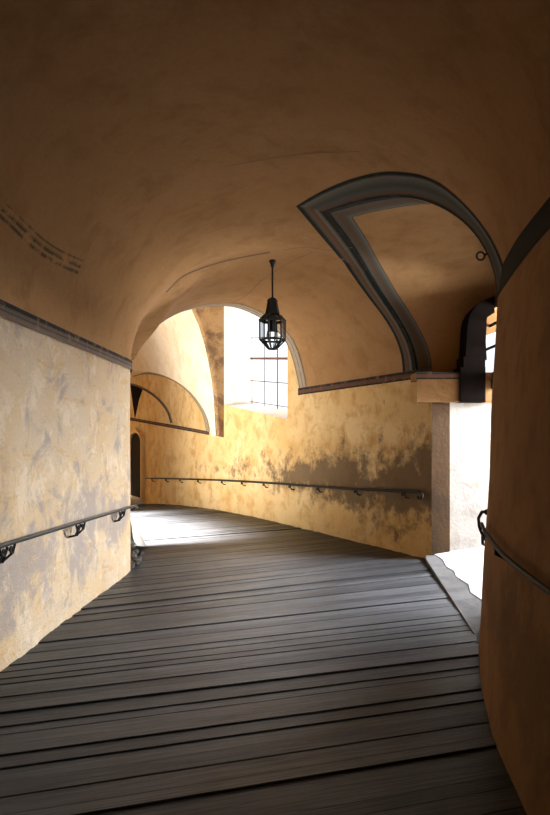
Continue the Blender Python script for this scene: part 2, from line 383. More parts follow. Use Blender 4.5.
# thin border round the transverse arch
a_in = []; a_out = []
for k in range(60):
    x = W*.80*k/59; z = interp([p.x for p in ak], [p.y for p in ak], x); p = R2(TA, x, z); a_in.append(p)
    x2 = interp([p.x for p in ak], [p.y for p in ak], min(x+.02, W))
    q = R2(TA-.27, x+0.0, z+.05); h = VB.find_nearest(q); a_out.append(h[0])
ribbon(a_in, a_out, M_bandA, 'thin grey painted border round the arch before the window', tree=VB, m=4)
# faded painted fragment on the left haunch
def strip(c, w, n=30):
    q = spline([(a, b, 0) for a, b in c], n); up = []; lo = []
    for i, p in enumerate(q):
        t = (q[min(i+1, n-1)]-q[max(i-1, 0)]).normalized(); nn = Vector((t.y, -t.x, 0))*w/2
        up.append(p+nn); lo.append(p-nn)
    def cast(L):
        return [hitV(p.x, p.y)[0] for p in L]
    a, b = cast(up), cast(lo); ok = [(x, y) for x, y in zip(a, b) if x is not None and y is not None]
    return [x for x, y in ok], [y for x, y in ok]
M_frag = stripes('flaking_dark_paint', [(0, (.05, .045, .035)), (.2, (.33, .18, .07)), (.45, (.045, .045, .038)), (.6, (.36, .195, .075)), (.8, (.04, .04, .035)), (1, (.36, .195, .075))], 1.0, (.36, .195, .075), .49, 11)
a, b = strip([(1, 210), (18, 226), (38, 245), (58, 258), (80, 268)], 17); ribbon(a, b, M_frag, 'flaking strip of old dark paint on the left side of the vault', tree=VB)
M_crease = flat('dark_crease_line', (.13, .07, .03), .95)  # thin darker strip along the vault crease
M_crack = flat('crack_in_plaster', (.20, .105, .042), .95)
for c, w, lab in (([(166, 292), (178, 280), (190, 272.5), (215, 263.5), (240, 257.5), (270, 252)], 1.5, 'dark crease where the two barrel vaults meet'),
                  ([(283, 250), (305, 247), (330, 250), (352, 247)], .8, 'fine crack in the vault to the right of the lantern'),
                  ([(215, 310), (245, 296), (262, 280), (290, 262), (312, 252)], .8, 'fine crack in the vault behind the lantern'),
                  ([(225, 166), (270, 158), (310, 153), (360, 151)], .7, 'hairline crack across the crown of the vault')):
    a, b = strip(c, w)
    if len(a) > 3: ribbon(a, b, M_crease if w > 1.4 else M_crack, lab, tree=VB, m=3)

# ------------------------------------------------------------------ walls
# left wall (near leg), rounded corner, inner wall of the far leg with the opening that lets the daylight in
lw = [Vector(p) for p in Lc]+[Vector((-1.76, 7.5)), Vector((-1.80, 7.72)), Vector((-1.93, 8.02))]
lw = [Vector((p.x, p.y)) for p in spline([(p.x, p.y, 0) for p in lw], 60)]
nrm = []
for i, p in enumerate(lw):
    t = (lw[min(i+1, 59)]-lw[max(i-1, 0)]).normalized(); nrm.append(Vector((-t.y, t.x)))
def wob(p, z): return .012*math.sin(p.y*2.3+z*1.7)+.008*math.sin(p.y*5.1-z*3.1)
wrows = []
for i, p in enumerate(lw):
    wrows.append([Vector((p.x+nrm[i].x*wob(p, z)*(1 if i < 52 else .2), p.y, z)) for z in [-.3+k*(2.54+.3)/20 for k in range(21)]])
bmobj('wall_left', solid(wrows, .5, lambda i, j, p: Vector((nrm[i].x, nrm[i].y, 0))), M_left, smooth=True, kind='structure', label='pale scraped plaster wall on the left of the passage').data.set_sharp_from_angle(angle=math.radians(40))
q0 = Vector((-1.93, 8.02)); q1 = q0+AD*13.5; out = -IN*-1                       # inner wall, hidden round the corner
def prism_line(bm, a, b, off, z0, z1): prism(bm, [a, b, b+off, a+off], z0, z1)
bm = bmesh.new(); o_ = IN*.6
e1, e2 = q0+AD*1.2, q0+AD*6.2
prism_line(bm, q0, e1, o_, -.8, 5.4); prism_line(bm, e2, q1, o_, -.8, 5.4); prism_line(bm, e1, e2, o_, 2.7, 5.4)
bmobj('wall_inner', bm, M_left, kind='structure', label='plaster wall round the left corner with an open archway')
# cornice border on the left wall
lo = []; hi = []
for i, p in enumerate(lw):
    q = p-nrm[i]*.026; lo.append(Vector((q.x+nrm[i].x*.012*0, q.y, 2.45))); hi.append(Vector((q.x, q.y, 2.565)))
rr = ribbon(lo, hi, M_bandL, 'faded grey and brown painted border along the top of the left wall')
# right wall: battered, thick
ys = [-6, -3, -1, 0, 1, 1.6, 2, 2.35, 2.67, 2.9, 3.09, 3.39, 3.7, 3.99, 4.2, 4.45, 4.6, 4.72, 4.85, 4.96]
rrows = []
for y in ys:
    xb, xs, zs = interp(RB_Y, RB_X, y), interp(RB_Y, RS_X, y), interp(RB_Y, RS_Z, y)
    rrows.append([Vector((xb+(xs-xb)*(max(0, k)/12)+.008*math.sin(y*3+k)*max(0, math.sin(math.pi*k/12)), y, zs*k/12 if k >= 0 else -.3)) for k in range(-1, 13)])
bmw = bmesh.new()
g = grid(bmw, rrows)
g2 = [[bmw.verts.new((3.1, max(v.co.y, -6) if v.co.y < 4.9 else 5.02, v.co.z)) for v in (r[0], r[-1])] for r in g]
for i in range(len(g)-1):
    bmw.faces.new((g[i][-1], g[i+1][-1], g2[i+1][1], g2[i][1]))
bmw.faces.new([v for v in g[-1]]+[g2[-1][1], g2[-1][0]])
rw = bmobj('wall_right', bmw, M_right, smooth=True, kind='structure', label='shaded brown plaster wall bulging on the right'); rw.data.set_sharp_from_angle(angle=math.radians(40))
# back wall
bm = bmesh.new()
J = Vector((2.343, 8.308))
prism(bm, [A, J, Vector((2.2, 9.6)), R2(3.3, -.8).to_2d(), R2(3.3).to_2d()], -.8, 2.52)
M_jamb = plaster('shaded_jamb_plaster', (.055, .030, .014), (.075, .042, .02), (.04, .023, .012), patch=.6, patchcol=(.03, .018, .012))  # shaded side of the pier, its shade put into the plaster colour
wb1 = bmobj('wall_back', bm, [M_back, M_jamb], kind='structure', label='ochre plaster back wall with dark damp patches and a handrail')
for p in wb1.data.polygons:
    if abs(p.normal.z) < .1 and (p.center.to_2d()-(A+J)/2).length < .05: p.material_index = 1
bm = bmesh.new(); prism_line(bm, R2(3.3).to_2d(), R2(17).to_2d(), -IN*.8, -1.4, 5.4)
far = bmobj('wall_far', bm, M_back, kind='structure', label='ochre far wall with the tall barred window')
# window opening, splayed
i_bl, i_br = hitR(224, 405), hitR(287.5, 419.5); DW = -.62
o_bl, o_br = hitR(250.5, 404, DW), hitR(291, 411, DW)
tl, zl = tz(i_bl); trr, zr = tz(i_br); tl2, zl2 = tz(o_bl); tr2, zr2 = tz(o_br)
def wq(f):                                              # f 0 at the inner face, 1 at the bars
    L = lambda a, b: a+(b-a)*f
    return [R2(L(tl, tl2), DW*f, L(zl, zl2)), R2(L(trr, tr2), DW*f, L(zr, zr2)), R2(L(trr, tr2), DW*f, 4.75), R2(L(tl, tl2), DW*f, 4.75)]
bm = bmesh.new(); a = [bm.verts.new(p) for p in wq(-.05)]; b = [bm.verts.new(p) for p in wq(1.5)]
bm.faces.new(a); bm.faces.new(b[::-1])
for i in range(4): bm.faces.new((a[i], b[i], b[(i+1) % 4], a[(i+1) % 4]))
bmesh.ops.recalc_face_normals(bm, faces=bm.faces[:]); far.data.materials.append(M_white); ct = bmobj('cut', bm, [M_back, M_white])
for p in ct.data.polygons: p.material_index = 1
boolean(far, ct)
# far end, ceilings and the wall above the arch
bm = bmesh.new(); prism(bm, [R2(16.5, -1).to_2d(), R2(16.5, W+1.4).to_2d(), R2(17, W+1.4).to_2d(), R2(17, -1).to_2d()], -1.4, 5.4)
bmobj('wall_end', bm, M_far, kind='structure', label='plaster wall closing the far end of the passage')
bm = bmesh.new(); prism(bm, [R2(TA-.3, -.9).to_2d(), R2(17, -.9).to_2d(), R2(17, W+.9).to_2d(), R2(TA-.3, W+.9).to_2d()], 5.0, 5.4)
bmobj('ceiling_far', bm, M_far, kind='structure', label='high plaster ceiling beyond the arch')
bm = bmesh.new(); pts = [R2(TA, W*(1-f), archz(f)+.02) for f in FS]
pts = [R2(TA, W+.7, 1.9)]+pts+[R2(TA, -.7, pts[-1].z), R2(TA, -.7, 5.4), R2(TA, W+.7, 5.4)]
extrude_poly(bm, pts, (-AD.x*.1, -AD.y*.1, 0)); bmobj('wall_arch', bm, M_far, kind='structure', label='plaster wall above the transverse arch')
bm = bmesh.new(); box(bm, -3, 3.2, -6.5, -6, -.3, 4.6); bmobj('wall_rear', bm, M_right, kind='structure', label='wall behind the viewer')

# ---- vaulted hood of the far bay: pendentive beside the window, lunette arch cut out of it
tp = tz(hitR(224, 437))[0]
prof = [(0, 1.66), (.17, 1.70), (.185, 1.9), (.20, 2.2), (.23, 2.6), (.28, 3.0), (.36, 3.4), (.46, 3.8), (.60, 4.2), (.80, 4.6), (1.1, 5.0), (0, 5.0)]
hr = []
for t in [tp, tp+.03, tp+.10, tp+.3, tp+1, 16.4]:
    s = {0: .72, 1: .88, 2: .97}.get([tp, tp+.03, tp+.10, tp+.3, tp+1, 16.4].index(t), 1.0)
    hr.append([R2(t, max(0, d*s-.0), z) for d, z in prof])
bm = bmesh.new(); vs = grid(bm, hr)
for i in range(len(vs)-1): bm.faces.new((vs[i][-1], vs[i+1][-1], vs[i+1][0], vs[i][0]))
bm.faces.new(vs[0]); bm.faces.new(vs[-1][::-1])
M_strip_shade = plaster('stained_shaded_plaster', (.30, .18, .08), (.40, .25, .12), (.20, .11, .05), patch=.5, patchcol=(.09, .05, .03))  # dark stains, plus the shade of the hood's end strip painted in
hood = bmobj('ceiling_lunette', bm, [M_hood, M_strip_shade], kind='structure', label='pale vault springing beside the window above the painted lunette')
LUN = [(209.5, 431), (207, 418), (200.5, 404), (190, 390), (176, 379), (160, 373), (144, 371.5), (132, 374), (120, 379), (108, 390), (100, 408)]
lun = spline([hitR(u, v, .21) for u, v in LUN], 40)
base_z = min(p.z for p in lun)
bm = bmesh.new(); pts = [p for p in lun]+[Vector((lun[-1].x, lun[-1].y, 1.0)), Vector((lun[0].x, lun[0].y, 1.0))]
pts = [p-Vector((IN.x, IN.y, 0))*.6 for p in pts]; extrude_poly(bm, pts, (IN.x*2.2, IN.y*2.2, 0)); bmesh.ops.recalc_face_normals(bm, faces=bm.faces[:])
for p in hood.data.polygons:
    if (p.center.to_2d()-A).dot(AD) < tp+.07: p.material_index = 1
# the side of the hood beyond the lunette is cut too
boolean(hood, bmobj('cut', bm))
for p in hood.data.polygons: p.use_smooth = True
hood.data.set_sharp_from_angle(angle=math.radians(30))
def wallband(px_a, px_b, mat, label, d=.012, n=30):
    a = [hitR(p.x, p.y, d) for p in spline([(u, v, 0) for u, v in px_a], n)]; b = [hitR(p.x, p.y, d) for p in spline([(u, v, 0) for u, v in px_b], n)]
    return ribbon(a, b, mat, label, m=3)
def inset(c, k, cx, cy): return [(cx+(u-cx)*k, cy+(v-cy)*k) for u, v in c]
arcR = LUN[:8]
wallband(arcR, inset(arcR, .945, 146, 425), M_bandA, 'thin grey painted border round the far lunette')
wallband([(128, 417), (150, 421), (180, 426), (209, 431.5)], [(128, 420), (150, 424), (180, 429.5), (209, 435)], M_bandB, 'dark red painted border under the far lunette')
arc2 = [(173, 423), (169, 411), (161, 400), (150, 391), (138, 385), (130, 383)]
wallband(arc2, inset(arc2, .93, 135, 424), M_bandL, 'grey painted arc inside the far lunette')
bm = bmesh.new(); extrude_poly(bm, [hitR(u, v, .004) for u, v in [(130.5, 385), (138, 387), (142.5, 390), (139, 400), (136.5, 412), (135, 418), (133, 404)]], (IN.x*.01, IN.y*.01, 0))
TR[0] += 1; bmobj('trim_%d' % TR[0], bm, M_dark, kind='structure', label='dark painted spandrel in the small lunette')
# far door
dpx = [(131.5, 493), (132.5, 437), (135, 433), (139, 432.5), (143, 436), (144.5, 440), (142, 497)]
bm = bmesh.new(); dp = [hitR(u, v, .1) for u, v in dpx]
t0, t1 = tz(hitR(132, 490))[0], tz(hitR(144, 490))[0]; t0, t1 = min(t0, t1), max(t0, t1)
zb, zt = tz(hitR(138, 497))[1], tz(hitR(138, 432.5))[1]
def archpts(d, g): 
    w = (t1-t0)/2+g; c = (t0+t1)/2; P = [(c-w, zb), (c-w, zt-w*.45)]
    P += [(c-w*math.cos(math.pi*k/8), zt-w*.45+(w*.45+g)*math.sin(math.pi*k/8)) for k in range(1, 8)]+[(c+w, zt-w*.45), (c+w, zb)]
    return [R2(t, d, z) for t, z in P]
bm.free(); dr = srt('door_1', 'narrow dark arched door at the far end of the handrail')
bm = bmesh.new(); extrude_poly(bm, archpts(-.02, 0), (IN.x*.05, IN.y*.05, 0)); bmobj('leaf', bm, M_door, dr)
bm = bmesh.new()
o_, i_ = archpts(0, .09), archpts(0, 0)
for k in range(len(o_)-1):
    extrude_poly(bm, [o_[k], o_[k+1], i_[k+1], i_[k]], (IN.x*.12, IN.y*.12, 0))
bmobj('surround', bm, M_far, dr)
bm = bmesh.new(); c = (t0+t1)/2
prism(bm, [R2(c-.7, 0).to_2d(), R2(c+.7, 0).to_2d(), R2(c+.7, .5).to_2d(), R2(c-.7, .5).to_2d()], -1.2, zb)
bmobj('step', bm, M_white, dr)
# painted frieze between the window arch and the doorway
lo = [R2(t, .015, interp([0, TA], [2.44, 2.42], t)) for t in [-.0+k*(TA+.03)/20 for k in range(21)]]
hi = [p+Vector((0, 0, .125)) for p in lo]
ribbon(lo, hi, M_bandB, 'dark red painted frieze between the window arch and the far rib', m=4)

# ------------------------------------------------------------------ doorway bay on the right
bm = bmesh.new(); prism(bm, [(1.885, 8.22), (2.49, 8.22), (3.0, 8.26), (3.0, 9.0), (2.0, 8.62)], 2.104, 2.41)
TR[0] += 1; bmobj('trim_%d' % TR[0], bm, M_right, kind='structure', label='plastered lintel over the bright side doorway')
lo = [Vector((1.87+k*.06, 8.205, 2.405)) for k in range(11)]; hi = [p+Vector((0, 0, .095)) for p in lo]
TR[0] += 1; bm = bmesh.new(); box(bm, 1.88, 2.9, 8.215, 8.6, 2.40, 2.497); bmobj('trim_%d' % TR[0], bm, M_right, kind='structure', label='plaster ledge on top of the doorway lintel')
ribbon(lo, hi, M_bandB, 'dark painted frieze above the doorway lintel', m=3)
# door wall at the outer side of the bay: a thick wall with a door and an arched light
bm = bmesh.new(); prism(bm, [(XW, 4.9), (XW, 8.76), (XW+.35, 8.80), (XW+.35, 4.9)], -.3, 4.4)
dw = bmobj('wall_door', bm, M_right, kind='structure', label='outer wall of the doorway bay')
bm = bmesh.new(); pts = [(6.3, -.5), (6.3, 2.35), (7.8, 2.45)]+[(8.25-.45*math.cos(math.pi*k/12), 2.75+.62*math.sin(math.pi*k/12)) for k in range(7)]+[(9.3, 3.37), (9.3, -.5)]
extrude_poly(bm, [(XW-.3, y, z) for y, z in pts], (1, 0, 0)); bmesh.ops.recalc_face_normals(bm, faces=bm.faces[:]); boolean(dw, bmobj('cut', bm))
d2 = srt('door_2', 'dark timber door head with an arched light over the side doorway')
bm = bmesh.new(); box(bm, 2.445, 2.775, 8.17, 8.85, 2.10, 2.56); box(bm, 2.49, 2.775, 8.18, 8.85, 2.53, 2.70)
pts = [(2.515, 2.66), (2.545, 3.10), (2.565, 3.22), (2.61, 3.31), (2.68, 3.39), (2.76, 3.45), (2.90, 3.50), (2.90, 3.28), (2.80, 3.22), (2.785, 2.90), (2.80, 2.66)]
extrude_poly(bm, [(x, 8.19, z) for x, z in pts], (0, .5, 0)); bmobj('jamb', bm, M_dark, d2)
bm = bmesh.new(); box(bm, 2.88, 3.0, 6.6, 8.72, 2.28, 2.50); bmobj('transom', bm, M_dark, d2)
for z in (2.86, 3.16):
    bm = bmesh.new(); box(bm, 2.93, 2.96, 7.6, 8.68, z-.015, z+.015); bmobj('glazing_bar', bm, M_dark, d2)
bm = bmesh.new(); tube(bm, [Vector((2.47, 8.4, 3.43))+Vector((0, 0, 0))]*1+[Vector((2.63+.02*k, 8.345-.004*k, 3.20+.2*(k/14)**.55)) for k in range(15)], .022, 6); bm.free()
# outside: stone threshold, landing and the bright wall
zl_ = lambda p: .0+max(0, (p[0]-2.0))*.055
bm = bmesh.new(); prism(bm, [(1.55, 4.9), (1.63, 5.0), (1.955, 7.95), (2.02, 8.35), (2.25, 8.45), (2.3, 7.5), (2.3, 4.9)], -.3, lambda p: .004+(p[0]-1.62)*.125)
bmobj('floor_threshold', bm, M_conc, kind='structure', label='worn grey concrete threshold between the boards and the doorway')
bm = bmesh.new(); prism(bm, [(1.98, 4.9), (2.0, 5.7), (1.985, 6.3), (2.06, 6.6), (2.04, 7.0), (2.10, 7.25), (2.07, 7.5), (2.14, 7.9), (2.13, 8.35), (3.5, 10.3), (8, 14), (8, 4.9)], -.3, lambda p: .012+(p[0]-1.62)*.125)
bmobj('floor_landing', bm, M_land, kind='structure', label='bright pale landing outside the doorway')
bm = bmesh.new(); prism(bm, [(2.20, 8.40), (2.338, 8.34), (6.4, 8.78), (6.3, 9.1), (2.2, 8.9)], -.3, 2.16)
bmobj('wall_outside', bm, M_out, kind='structure', label='sunlit whitewashed wall seen through the doorway')

# ------------------------------------------------------------------ floor of boards
zfl = lambda p: zf(p.x, p.y)
def floor_right(p, d):                                  # where a board line from p along d meets the right edge of the boards
    best = None
    E = [(1.3, -3), (1.3, 3.0), (1.55, 4.6), (1.665, 5.05), (1.955, 7.92), (2.02, 8.36)]+[tuple(R2(t, -.1).to_2d()) for t in (.3, 16.6)]
    for a, b in zip(E, E[1:]):
        a, b = Vector(a), Vector(b); e = b-a; den = d.x*e.y-d.y*e.x
        if abs(den) < 1e-9: continue
        k = ((a.x-p.x)*e.y-(a.y-p.y)*e.x)/den; s = ((a.x-p.x)*d.y-(a.y-p.y)*d.x)/den
        if k > .05 and -1e-6 <= s <= 1+1e-6 and (best is None or k < best): best = k
    return p+d*(best if best else 4.2)
LE = [Vector((-2.05, -3)), Vector((-2.05, 2)), Vector((-1.98, 4.3)), Vector((-1.84, 7.5)), Vector((-2.0, 8.05)), Vector((-2.0, 8.05))+AD*13.0]
dl = [0]
for a, b in zip(LE, LE[1:]): dl.append(dl[-1]+(b-a).length)
def left_at(s): return Vector((interp(dl, [p.x for p in LE], s), interp(dl, [p.y for p in LE], s)))
bm = bmesh.new(); UVL = bm.loops.layers.uv.verify(); TL = bm.verts.layers.float.new('tone'); WL = bm.verts.layers.float.new('wear_shade')
def wear_shade(p, f):
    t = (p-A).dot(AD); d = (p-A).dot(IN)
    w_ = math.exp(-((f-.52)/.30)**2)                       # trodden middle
    if t < .3: w_ = max(w_, min(1, max(0, (f-.4)/.3))*math.exp(-((p.y-6.4)/1.25)**2)*1.0)   # trodden way to the side door, with the door's light painted in
    if t > -.6: w_ *= min(1, max(.0, (d-.25)/1.7))         # shadow along the back wall painted into the boards
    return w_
s = .5; k = 0
def angle(s):
    y = left_at(s).y
    return math.radians(interp([2.0, 3.6, 5.2, 6.2, 8, 20], [16.5, 17.5, 22, 27.5, 28.5, 28.34], y))
while s < dl[-1]-.3:
    w = random.uniform(.095, .15); s2 = s+w; gap = random.choice([.003, .004, .004, .006, .006, .008, .012])
    pa = left_at(s+gap/2); pb = left_at(s2-gap/2)
    da = Vector((math.cos(angle(s)), math.sin(angle(s)))); db = Vector((math.cos(angle(s2)), math.sin(angle(s2))))
    qa, qb = floor_right(pa, da), floor_right(pb, db)
    tone = random.random()**1.1; ha = random.uniform(-.006, .004); hb = ha+random.uniform(-.006, .006)
    nseg = 14; top0 = []; top1 = []; bot0 = []; bot1 = []
    for j in range(nseg+1):
        x = pa.lerp(qa, j/nseg); y = pb.lerp(qb, j/nseg); z0, z1 = zf(x.x, x.y)+ha, zf(y.x, y.y)+hb
        for L, p, z in ((top0, x, z0), (top1, y, z1), (bot0, x, z0-.05), (bot1, y, z1-.05)):
            v = bm.verts.new((p.x, p.y, z)); v[TL] = tone; v[WL] = wear_shade(p, j/nseg); L.append(v)
    off = random.random()*40; ln = (qa-pa).length
    for j in range(nseg):
        for fv, vv in (((top0[j], top0[j+1], top1[j+1], top1[j]), (0, 0, 1, 1)), ((bot0[j], bot0[j+1], top0[j+1], top0[j]), (0, 0, .1, .1)), ((top1[j], top1[j+1], bot1[j+1], bot1[j]), (1, 1, .9, .9))):
            f = bm.faces.new(fv)
            for l, a_, b_ in zip(f.loops, (j, j+1, j+1, j), vv): l[UVL].uv = (off+ln*a_/nseg*.6, off+b_*.2)
    bm.faces.new((top0[-1], bot0[-1], bot1[-1], top1[-1]))
    s = s2; k += 1
me = bpy.data.meshes.new('floor'); bm.to_mesh(me); bm.free()
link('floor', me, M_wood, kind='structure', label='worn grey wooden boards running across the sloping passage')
bm = bmesh.new(); rws = []
for t in [-14+k*1.0 for k in range(32)]:
    rws.append([Vector((*(A+AD*t+IN*d), (zf(*(A+AD*t+IN*d))-.06))) for d in (-1.5, 2, 5, 9, 14)])
grid(bm, rws); M_sub = flat('dark_gap_under_boards', (.01, .009, .008), .9)
bmobj('floor_base', bm, M_sub, kind='structure', label='dark ground showing in the gaps between the boards')

# flared plaster foot of the corner with broken stone at its base
bm = bmesh.new()
fl = lambda u, v, y: CAM+ray(u, v)*y
front = [fl(130, 517, 7.74), fl(131.5, 525, 7.76), fl(132.5, 533, 7.80), fl(134, 541, 7.9), fl(137, 545, 8.15)]
ridge = [fl(131.5, 516, 8.0), fl(134.5, 523, 8.2), fl(138.5, 531, 8.5), fl(143, 538.5, 8.9), fl(146.5, 546, 9.28)]
back = [p+Vector((-.45, .25, 0)) for p in ridge]
rws = [[a.lerp(b, k/5) for k in range(6)]+[b.lerp(c, k/3) for k in (1, 2, 3)] for a, b, c in zip(spline(front, 12), spline(ridge, 12), spline(back, 12))]
grid(bm, rws)
TR[0] += 1; bmobj('trim_%d' % TR[0], bm, M_white, smooth=True, kind='structure', label='flared pale plaster foot at the corner of the left wall')
bm = bmesh.new()
for (x, y, z, r) in ((-1.785, 7.68, .05, .065), (-1.79, 7.80, .15, .06), (-1.775, 7.92, .05, .065), (-1.80, 8.12, .045, .06), (-1.80, 7.76, .27, .045), (-1.80, 8.0, .16, .05), (-1.84, 8.5, .03, .05)):
    g = bmesh.ops.create_icosphere(bm, subdivisions=2, radius=r)
    for v in g['verts']: v.co *= random.uniform(.72, 1.15); v.co.z *= .8; v.co += Vector((x, y, z))
TR[0] += 1; bmobj('trim_%d' % TR[0], bm, M_rubble, kind='structure', label='broken masonry exposed at the foot of the left wall corner')

# ------------------------------------------------------------------ window bars
g_ = srt('window_1', 'tall overexposed window with a thin iron grille')
DG = DW+.04
gt = lambda u, v: tz(hitR(u, v, DG))
tl_, tr_ = gt(251, 380)[0], gt(291, 380)[0]
def zline(vl, vr, f): return gt(251, vl)[1]*(1-f)+gt(289, vr)[1]*f
for uu in (252, 264.5, 277.5):
    t = gt(uu, 380)[0]; bm = bmesh.new(); tube(bm, [R2(t, DG, 1.9), R2(t, DG, 4.8)], .008 if uu < 270 else .012, 6); bmobj('bar', bm, M_grille, g_)
for vl, vr, r in ((338, 336, .008), (358.5, 358.5, .026), (380.5, 383.5, .010), (401.5, 407.5, .008)):
    bm = bmesh.new(); a = hitR(250.5, vl, DG); b = hitR(290.5, vr, DG); tube(bm, [a, b], r, 6); bmobj('crossbar', bm, M_grille, g_)

# ------------------------------------------------------------------ handrails
def scroll(c, ax, up, r0, turns, n=24, sgn=1):          # little wrought-iron spiral
    return [c+ax*(r0*(1-.7*k/n)*math.cos(turns*2*math.pi*k/n))*sgn+up*(r0*(1-.7*k/n)*math.sin(turns*2*math.pi*k/n)) for k in range(n+1)]
Z = Vector((0, 0, 1))
def bracket(root, p, along, wall, w=.15, h=.10, r=.009):
    # p on the rail, wall = horizontal direction into the wall
    bm = bmesh.new()
    tube(bm, [p-along*w/2-Z*.01, p-along*w*.35-Z*h*.6, p-along*w*.1-Z*h+wall*.04, p+along*w*.12-Z*h+wall*.04, p+along*w*.35-Z*h*.6, p+along*w/2-Z*.01], r, 6)
    tube(bm, scroll(p-along*w*.24-Z*h*.45, along, Z, .030, 1.2), r*.8, 5); tube(bm, scroll(p+along*w*.24-Z*h*.45, along, Z, .030, 1.2, sgn=-1), r*.8, 5)
    tube(bm, [p-Z*.02, p-Z*h+wall*.03, p-Z*(h+.02)+wall*.12], r*1.2, 6)
    pobj('bracket', bm, M_iron, root)
# left handrail: sight line of the rail met with a line .085 in front of the wall
def left_rail_pt(u, v):
    r = ray(u, v); y = 4
    for _ in range(30): y = (Lx(min(y, 7.5))+.085)/r.x if r.x < -1e-6 else y
    return CAM+r*y
yA, yB = 3.2, 7.42
def lrz(y): return interp([3.2, 4.1, 7.4], [.885, .895, .815], y)
lr = empty('handrail', (Lx(5)+.085, 5, .86), 'dark green iron handrail on scrolled brackets along the pale left wall', 'handrail')
pts = [Vector((Lx(y)+.085, y, lrz(y))) for y in [yA+k*(yB-yA)/20 for k in range(21)]]
pts += [Vector((-1.69, 7.55, .80)), Vector((-1.70, 7.63, .775)), Vector((-1.74, 7.68, .75)), Vector((-1.79, 7.66, .74))]
bm = bmesh.new(); tube(bm, pts, .016, 10); pobj('rail', bm, M_rail, lr, True)
for y in (4.22, 5.62, 6.9):
    bracket(lr, Vector((Lx(y)+.085, y, lrz(y))), Vector((.03, 1, 0)).normalized(), Vector((-1, 0, 0)), w=.24, h=.12)
# back wall handrail
def rp(u, v): return hitR(u, v, .09)
br_px = [(146, 478.3), (170, 478.6), (200, 479.5), (232, 480.8), (270, 483), (310, 486), (350, 488.6), (390, 490.6), (420, 491.8)]
q = [rp(u, v) for u, v in br_px]
brr = empty('handrail', rp(300, 485.3), 'long thin black handrail running across the damp back wall', 'handrail')
e = q[-1]; d = -Vector((AD.x, AD.y, 0))
pts = spline(q, 40)+[e+d*.03-Z*.015, e+d*.05-Z*.05, e+d*.03-Z*.085, e-d*.02-Z*.09, e-d*.05-Z*.07]
bm = bmesh.new(); tube(bm, pts, .020, 8); pobj('rail', bm, M_iron, brr, True)
for u in (152, 166, 180, 198, 222, 242, 264, 290, 318, 356, 404):
    v = interp([p[0] for p in br_px], [p[1] for p in br_px], u); p = rp(u, v)
    bm = bmesh.new(); W_ = Vector((-IN.x, -IN.y, 0))
    tube(bm, [p, p-Z*.05+d*.02, p-Z*.09+W_*.03, p-Z*.10+W_*.10], .011, 6); tube(bm, scroll(p-Z*.05-d*.03, d, Z, .028, 1.1), .009, 5)
    pobj('bracket', bm, M_iron, brr)
# right wall handrail with its curled end at the corner
def rwx(y, z): return interp(RB_Y, RB_X, y)+(interp(RB_Y, RS_X, y)-interp(RB_Y, RB_X, y))*z/2.7
rh = empty('handrail', (rwx(3.5, 1)-.06, 3.5, 1.0), 'dark iron handrail on the brown right wall, its end curled round the corner', 'handrail')
def rpt(u, v, Y): return CAM+ray(u, v)*Y
pts = [Vector((rwx(y, 1)-.055, y, 1.0-.0*(y-2))) for y in (1.3, 1.7, 2.1, 2.5, 2.9, 3.3, 3.7, 4.1, 4.4)]
pts += [rpt(491, 546, 4.72), rpt(485, 538.5, 4.86), rpt(480.5, 530, 4.95), rpt(478.3, 521, 5.0), rpt(479.5, 514.5, 5.03), rpt(483.5, 511, 5.05), rpt(489, 511.5, 5.06)]
bm = bmesh.new(); pts = spline(pts, 60); tube(bm, pts, .0135, 8); pobj('rail', bm, M_iron, rh, True)
bm = bmesh.new(); tube(bm, [rpt(482.5, 535, 4.9), rpt(482.8, 544, 4.9), rpt(488, 546.5, 4.86), rpt(494, 547, 4.75)], .011, 6); pobj('bracket', bm, M_iron, rh)
bm = bmesh.new(); bmesh.ops.create_uvsphere(bm, u_segments=12, v_segments=8, radius=.026); bmesh.ops.translate(bm, verts=bm.verts[:], vec=rpt(487, 512, 5.055)); pobj('knob', bm, M_iron, rh, True)
for y in (2.4, 3.5):
    p = Vector((rwx(y, 1)-.055, y, 1.0)); bm = bmesh.new(); tube(bm, [p, p-Z*.04, p-Z*.07+Vector((.06, 0, 0))], .011, 6); pobj('bracket', bm, M_iron, rh)
# iron ring under the near rib
h = near_ar[31]; h = min(near_ar, key=lambda p: abs((p.x/p.y*F+U0)-487))
rg = empty('iron_ring', h, 'small black iron ring hanging from the near rib of the doorway vault', 'ring')
c = h+Vector((-.045, .0, -.03)); bm = bmesh.new()
tube(bm, [c+Vector((.032*math.cos(k*math.pi/10), 0, .032*math.sin(k*math.pi/10))) for k in range(21)], .008, 6); pobj('ring', bm, M_iron, rg)
bm = bmesh.new(); tube(bm, [c+Vector((.03, 0, .0)), h+Vector((.03, 0, .02))], .009, 6); pobj('spike', bm, M_iron, rg)

